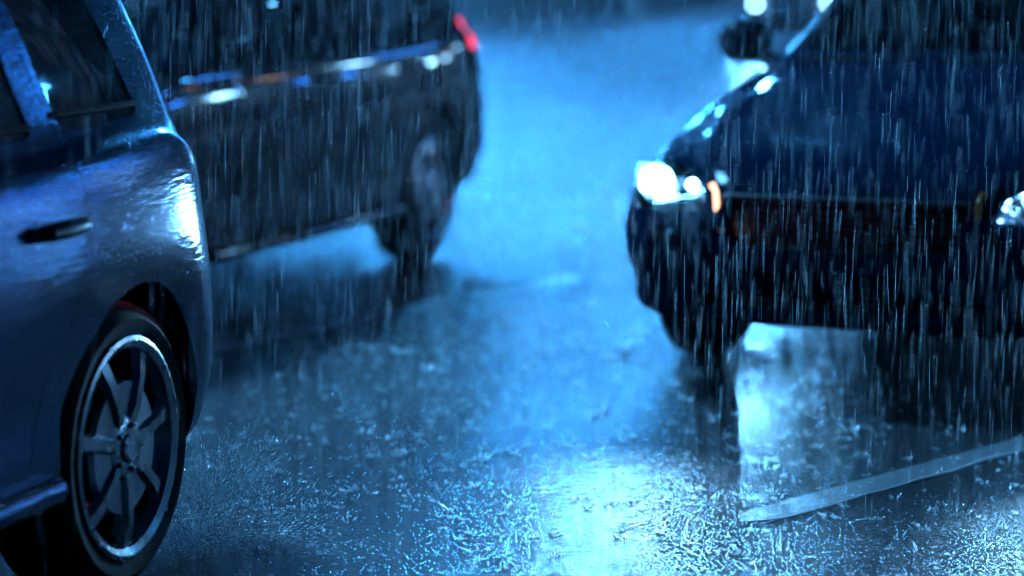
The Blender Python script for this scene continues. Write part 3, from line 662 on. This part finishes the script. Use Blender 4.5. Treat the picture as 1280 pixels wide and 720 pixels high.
# shop lamps along the right kerb: wall lamps and neon tubes over the shop doors
def wall_lamp(a, z, mt, kind, lab):
    bm = bmesh.new()
    if kind == 'neon': add_tube(bm, [st(a-1.4, 17.8, z), st(a+1.4, 17.8, z)], .05, 8)
    else:
        bmesh.ops.create_uvsphere(bm, u_segments=16, v_segments=10, radius=.30)
        for v in bm.verts: v.co += st(a, 17.55, z)
    o = link('neon_tube' if kind == 'neon' else 'wall_lamp', bm_mesh('lamp', bm), M[mt], None, 60)
    bm = bmesh.new()
    if kind == 'neon':
        for d in (-1.2, 1.2): add_box(bm, st(a+d, 17.9, z), (.1, .2, .06))
    else: add_box(bm, st(a, 17.915, z), (.16, .2, .16), .02)
    link('bracket', bm_mesh('bracket', bm), M['frame'], o)
    tag(o, lab, 'lamp', 'lamps on the shop fronts'); return o
for i, (a, z, mt, kd) in enumerate([(26, 3.3, 'white_lamp', 'l'), (32, 3.6, 'blue_neon', 'neon'), (36, 3.2, 'warm_lamp', 'l'), (39, 3.3, 'white_lamp', 'l'), (43, 3.6, 'blue_neon', 'neon'), (47, 3.2, 'white_lamp', 'l'), (50, 5.2, 'warm_lamp', 'l'), (53, 3.6, 'blue_neon', 'neon'), (57, 3.3, 'white_lamp', 'l'), (61, 3.4, 'warm_lamp', 'l'), (66, 3.4, 'white_lamp', 'l'), (34, 6.4, 'white_lamp', 'l'), (41, 7.5, 'blue_neon', 'neon'), (45.5, 6.6, 'warm_lamp', 'l'), (49, 9.5, 'blue_neon', 'neon'), (55, 6.5, 'white_lamp', 'l'), (59, 8.5, 'blue_neon', 'neon'), (71, 4.5, 'warm_lamp', 'l'), (76, 5.5, 'white_lamp', 'l')]):
    wall_lamp(a, z, mt, kd, 'glowing blue tube over a shop front on the right kerb' if kd == 'neon' else ('warm round lamp on a shop front on the right kerb' if mt == 'warm_lamp' else 'white round lamp on a shop front on the right kerb'))
# unseen street lamps on the kerbs, some added for road glitter and bumper light
def unseen_street_lamp(a, n, face, energy, lab):
    root = empty('unseen_street_lamp', st(a, n, .14), -STREET); tag(root, lab, 'street lamp', 'unseen street lamps along the kerbs')
    bm = bmesh.new(); add_lathe(bm, [(.14, 0), (.14, .5), (.09, .6), (.06, 7.5)], 16, 'Z'); link('post', bm_mesh('post', bm), M['steel'], root, 40)
    bm = bmesh.new(); add_tube(bm, [(0, 0, 7.45), (face*.4, 0, 7.9), (face*1.8, 0, 8.1)], [.05, .045, .04], 8); link('arm', bm_mesh('arm', bm), M['steel'], root, 40)
    bm = bmesh.new(); add_box(bm, (face*2.1, 0, 8.1), (.8, .3, .14), .05); hd = link('unseen_lamp_head', bm_mesh('head', bm), M['steel'], root, 40)
    ld = bpy.data.lights.new('lamp_light', 'POINT'); ld.energy = energy; ld.color = (.045, .38, 1.0); ld.shadow_soft_size = .25
    lo_ = bpy.data.objects.new('lamp_light', ld); COL.objects.link(lo_); lo_.parent = hd; lo_.location = (face*2.1, 0, 7.7)
unseen_street_lamp(20, -20.6, 1, 2500, 'unseen street lamp on the left kerb behind the black car'); unseen_street_lamp(60, -20.6, 1, 2400, 'street lamp added for road glitter far down the left kerb'); unseen_street_lamp(82, -20.6, 1, 1900, 'street lamp added for road glitter furthest down the left kerb')
unseen_street_lamp(-7, -20.6, 1, 5000, 'street lamp added on the left kerb behind the camera to light the hatchback'); unseen_street_lamp(14, 12.6, -1, 300, 'unseen street lamp on the right kerb beside the shops'); unseen_street_lamp(34, 12.6, -1, 700, 'unseen street lamp further down the right kerb')

def added_lamp(a, n, energy, lab):  # unseen lamps added to throw glitter on the wet road
    root = empty('added_lamp', st(a, n, 8.6), -STREET); tag(root, lab, 'street lamp', 'added lamps hung over the street')
    bm = bmesh.new(); pts = [(-25.9-n+43.8*k/12, 0, .12+2.2*((k/12*43.8-25.9-n)/26)**2) for k in range(13)]; add_tube(bm, pts, .012, 6); link('cable', bm_mesh('cable', bm), M['steel'], root)
    bm = bmesh.new(); add_lathe(bm, [(.05, .12), (.08, .05), (.34, -.06), (.34, -.10), (.30, -.10), (.05, .02)], 28, 'Z'); hd = link('added_lamp_shade', bm_mesh('shade', bm), M['steel'], root, 40)
    ld = bpy.data.lights.new('lamp_light', 'POINT'); ld.energy = energy; ld.color = (.045, .38, 1.0); ld.shadow_soft_size = .16
    lo_ = bpy.data.objects.new('lamp_light', ld); COL.objects.link(lo_); lo_.parent = hd; lo_.location = (0, 0, -.25)
added_lamp(44, -17, 1700, 'added glitter lamp hung low over the left lane beyond the black car')
added_lamp(50, -16.5, 1900, 'added glitter lamp hung over the far left lane')
added_lamp(29.7, -12.3, 4200, 'added glitter lamp hung nearest the blue people carrier')
added_lamp(32, -7.4, 9000, 'added glitter lamp hung on a cable over the nearer part of the street')
added_lamp(39, -13.5, 4000, 'added glitter lamp hung on a cable over the further part of the street')

# ------------------------------------------------------------------ rain, splashes, spray
def needles(name, P, D, rad):
    """thin three-sided water threads: P centres, D half vectors, rad radii"""
    n = len(P); P = np.asarray(P); D = np.asarray(D); rad = np.asarray(rad)[:, None]
    d = D/np.linalg.norm(D, axis=1)[:, None]; u = np.cross(d, [0.3, .9, .2]); u /= np.linalg.norm(u, axis=1)[:, None]; w = np.cross(d, u)
    V = np.empty((n, 5, 3)); V[:, 0] = P-D; V[:, 4] = P+D
    for k in range(3):
        a = 2*math.pi*k/3; V[:, 1+k] = P-D*.2+(u*math.cos(a)+w*math.sin(a))*rad
    base = (np.arange(n)*5)[:, None, None]
    F = np.array([[0, 2, 1], [0, 3, 2], [0, 1, 3], [4, 1, 2], [4, 2, 3], [4, 3, 1]])[None]+base
    me = bpy.data.meshes.new(name); V = V.reshape(-1, 3); F = F.reshape(-1, 3)
    me.vertices.add(len(V)); me.vertices.foreach_set('co', V.ravel()); me.loops.add(F.size); me.loops.foreach_set('vertex_index', F.ravel().astype(np.int32))
    me.polygons.add(len(F)); me.polygons.foreach_set('loop_start', np.arange(0, F.size, 3, dtype=np.int32)); me.update(calc_edges=True); me.validate()
    return me
N = 56000
zz = (rng.random(N)*(13**3-4.3**3)+4.3**3)**(1/3)
P = np.stack([(rng.random(N)*2-1)*.26*zz, zz, rng.random(N)*2.2], 1)
Ln = .025+.05*rng.random(N)**1.5
D = np.stack([Ln*(.02+.03*rng.standard_normal(N)), Ln*.02*rng.standard_normal(N), Ln], 1)
P[:, 2] = np.maximum(P[:, 2], Ln+.003)
o = link('rain', needles('rain', P, D, .0002+.0006*rng.random(N)**3), M['water']); tag(o, 'fine bright streaks of heavy rain falling across the road', 'rain', kind='stuff')
# crowns thrown up where drops hit
Ps, Ds, Rs = [], [], []
NS = 6000
ys = np.concatenate([(rng.random(NS)*(15**2-4.6**2)+4.6**2)**.5, (rng.random(5000)*(26**2-8.5**2)+8.5**2)**.5])
for y in ys:
    x = (rng.random()*2-1)*.25*y; k = (.75 if y < 8.5 else 1.1)+rng.random()**3*1.7
    m = rng.integers(3, 12); tilt = rng.normal(size=2)*.5; ka = .35+rng.random()
    for q in range(m):
        a = rng.random()*6.283; rr = .008*k*(.3+rng.random()); out = np.array([math.cos(a), math.sin(a), 0])
        hh = .0052*k*ka*rng.random()**1.6+.001; dv = out*(.2+.6*rng.random())*hh+np.array([tilt[0]*hh, tilt[1]*hh, hh])
        Ps.append(np.array([x, y, .001])+out*rr+dv*.8); Ds.append(dv); Rs.append((.0010+.0010*rng.random())*k)
    for q in range(rng.integers(2, 9)):
        dd = rng.normal(size=3); dd /= np.linalg.norm(dd); sc = k*(.4+rng.random()**2)
        Ps.append(np.array([x, y, 0])+np.array([rng.normal()*.014, rng.normal()*.014, .004+abs(rng.normal())*.018])*k); Ds.append(dd*.0016*sc); Rs.append(.0013*sc)
    if rng.random() < .25:
        hh = .006*k*(.5+rng.random()); Ps.append(np.array([x, y, hh])); Ds.append(np.array([.2*hh*rng.normal(), 0, hh])); Rs.append(.0016*k)
        Ps.append(np.array([x, y, 2.4*hh])); Ds.append(np.array([0, 0, .0022*k])); Rs.append(.0019*k)
o = link('rain_splashes', needles('rain_splashes', Ps, Ds, Rs), M['splash']); tag(o, 'small crowns of water thrown up by raindrops on the road', 'splashes', kind='stuff')
# spray off the people carrier's rear tyre
wp = ground(196, 712); N = 4200; Ps, Ds, Rs = [], [], []
bk = Vector((math.sin(R(17)), math.cos(R(17)), 0)); ot = Vector((math.cos(R(17)), -math.sin(R(17)), 0))
for i in range(N):
    t = rng.random()**1.3; sp_ = .01+.50*t; el = R(4+62*rng.random()); az = rng.normal()*.55+.5
    d = (bk*math.cos(az)+ot*math.sin(az))*math.cos(el)+Vector((0, 0, math.sin(el)))
    p = wp+ot*(.03-.1*rng.random())+bk*(.25*rng.random())+d*sp_*.8; p.z = max(.003, p.z-.3*sp_**2)
    l_ = .002+.011*rng.random()**2; d = (d+Vector(rng.normal(size=3)*.25)).normalized(); Ps.append(np.array(p)); Ds.append(np.array(d*l_)); Rs.append(.0008+.0016*rng.random()**2)
o = link('tyre_spray', needles('tyre_spray', Ps, Ds, Rs), M['splash']); tag(o, 'spray of droplets flung off the rear tyre of the blue people carrier', 'spray', kind='stuff')
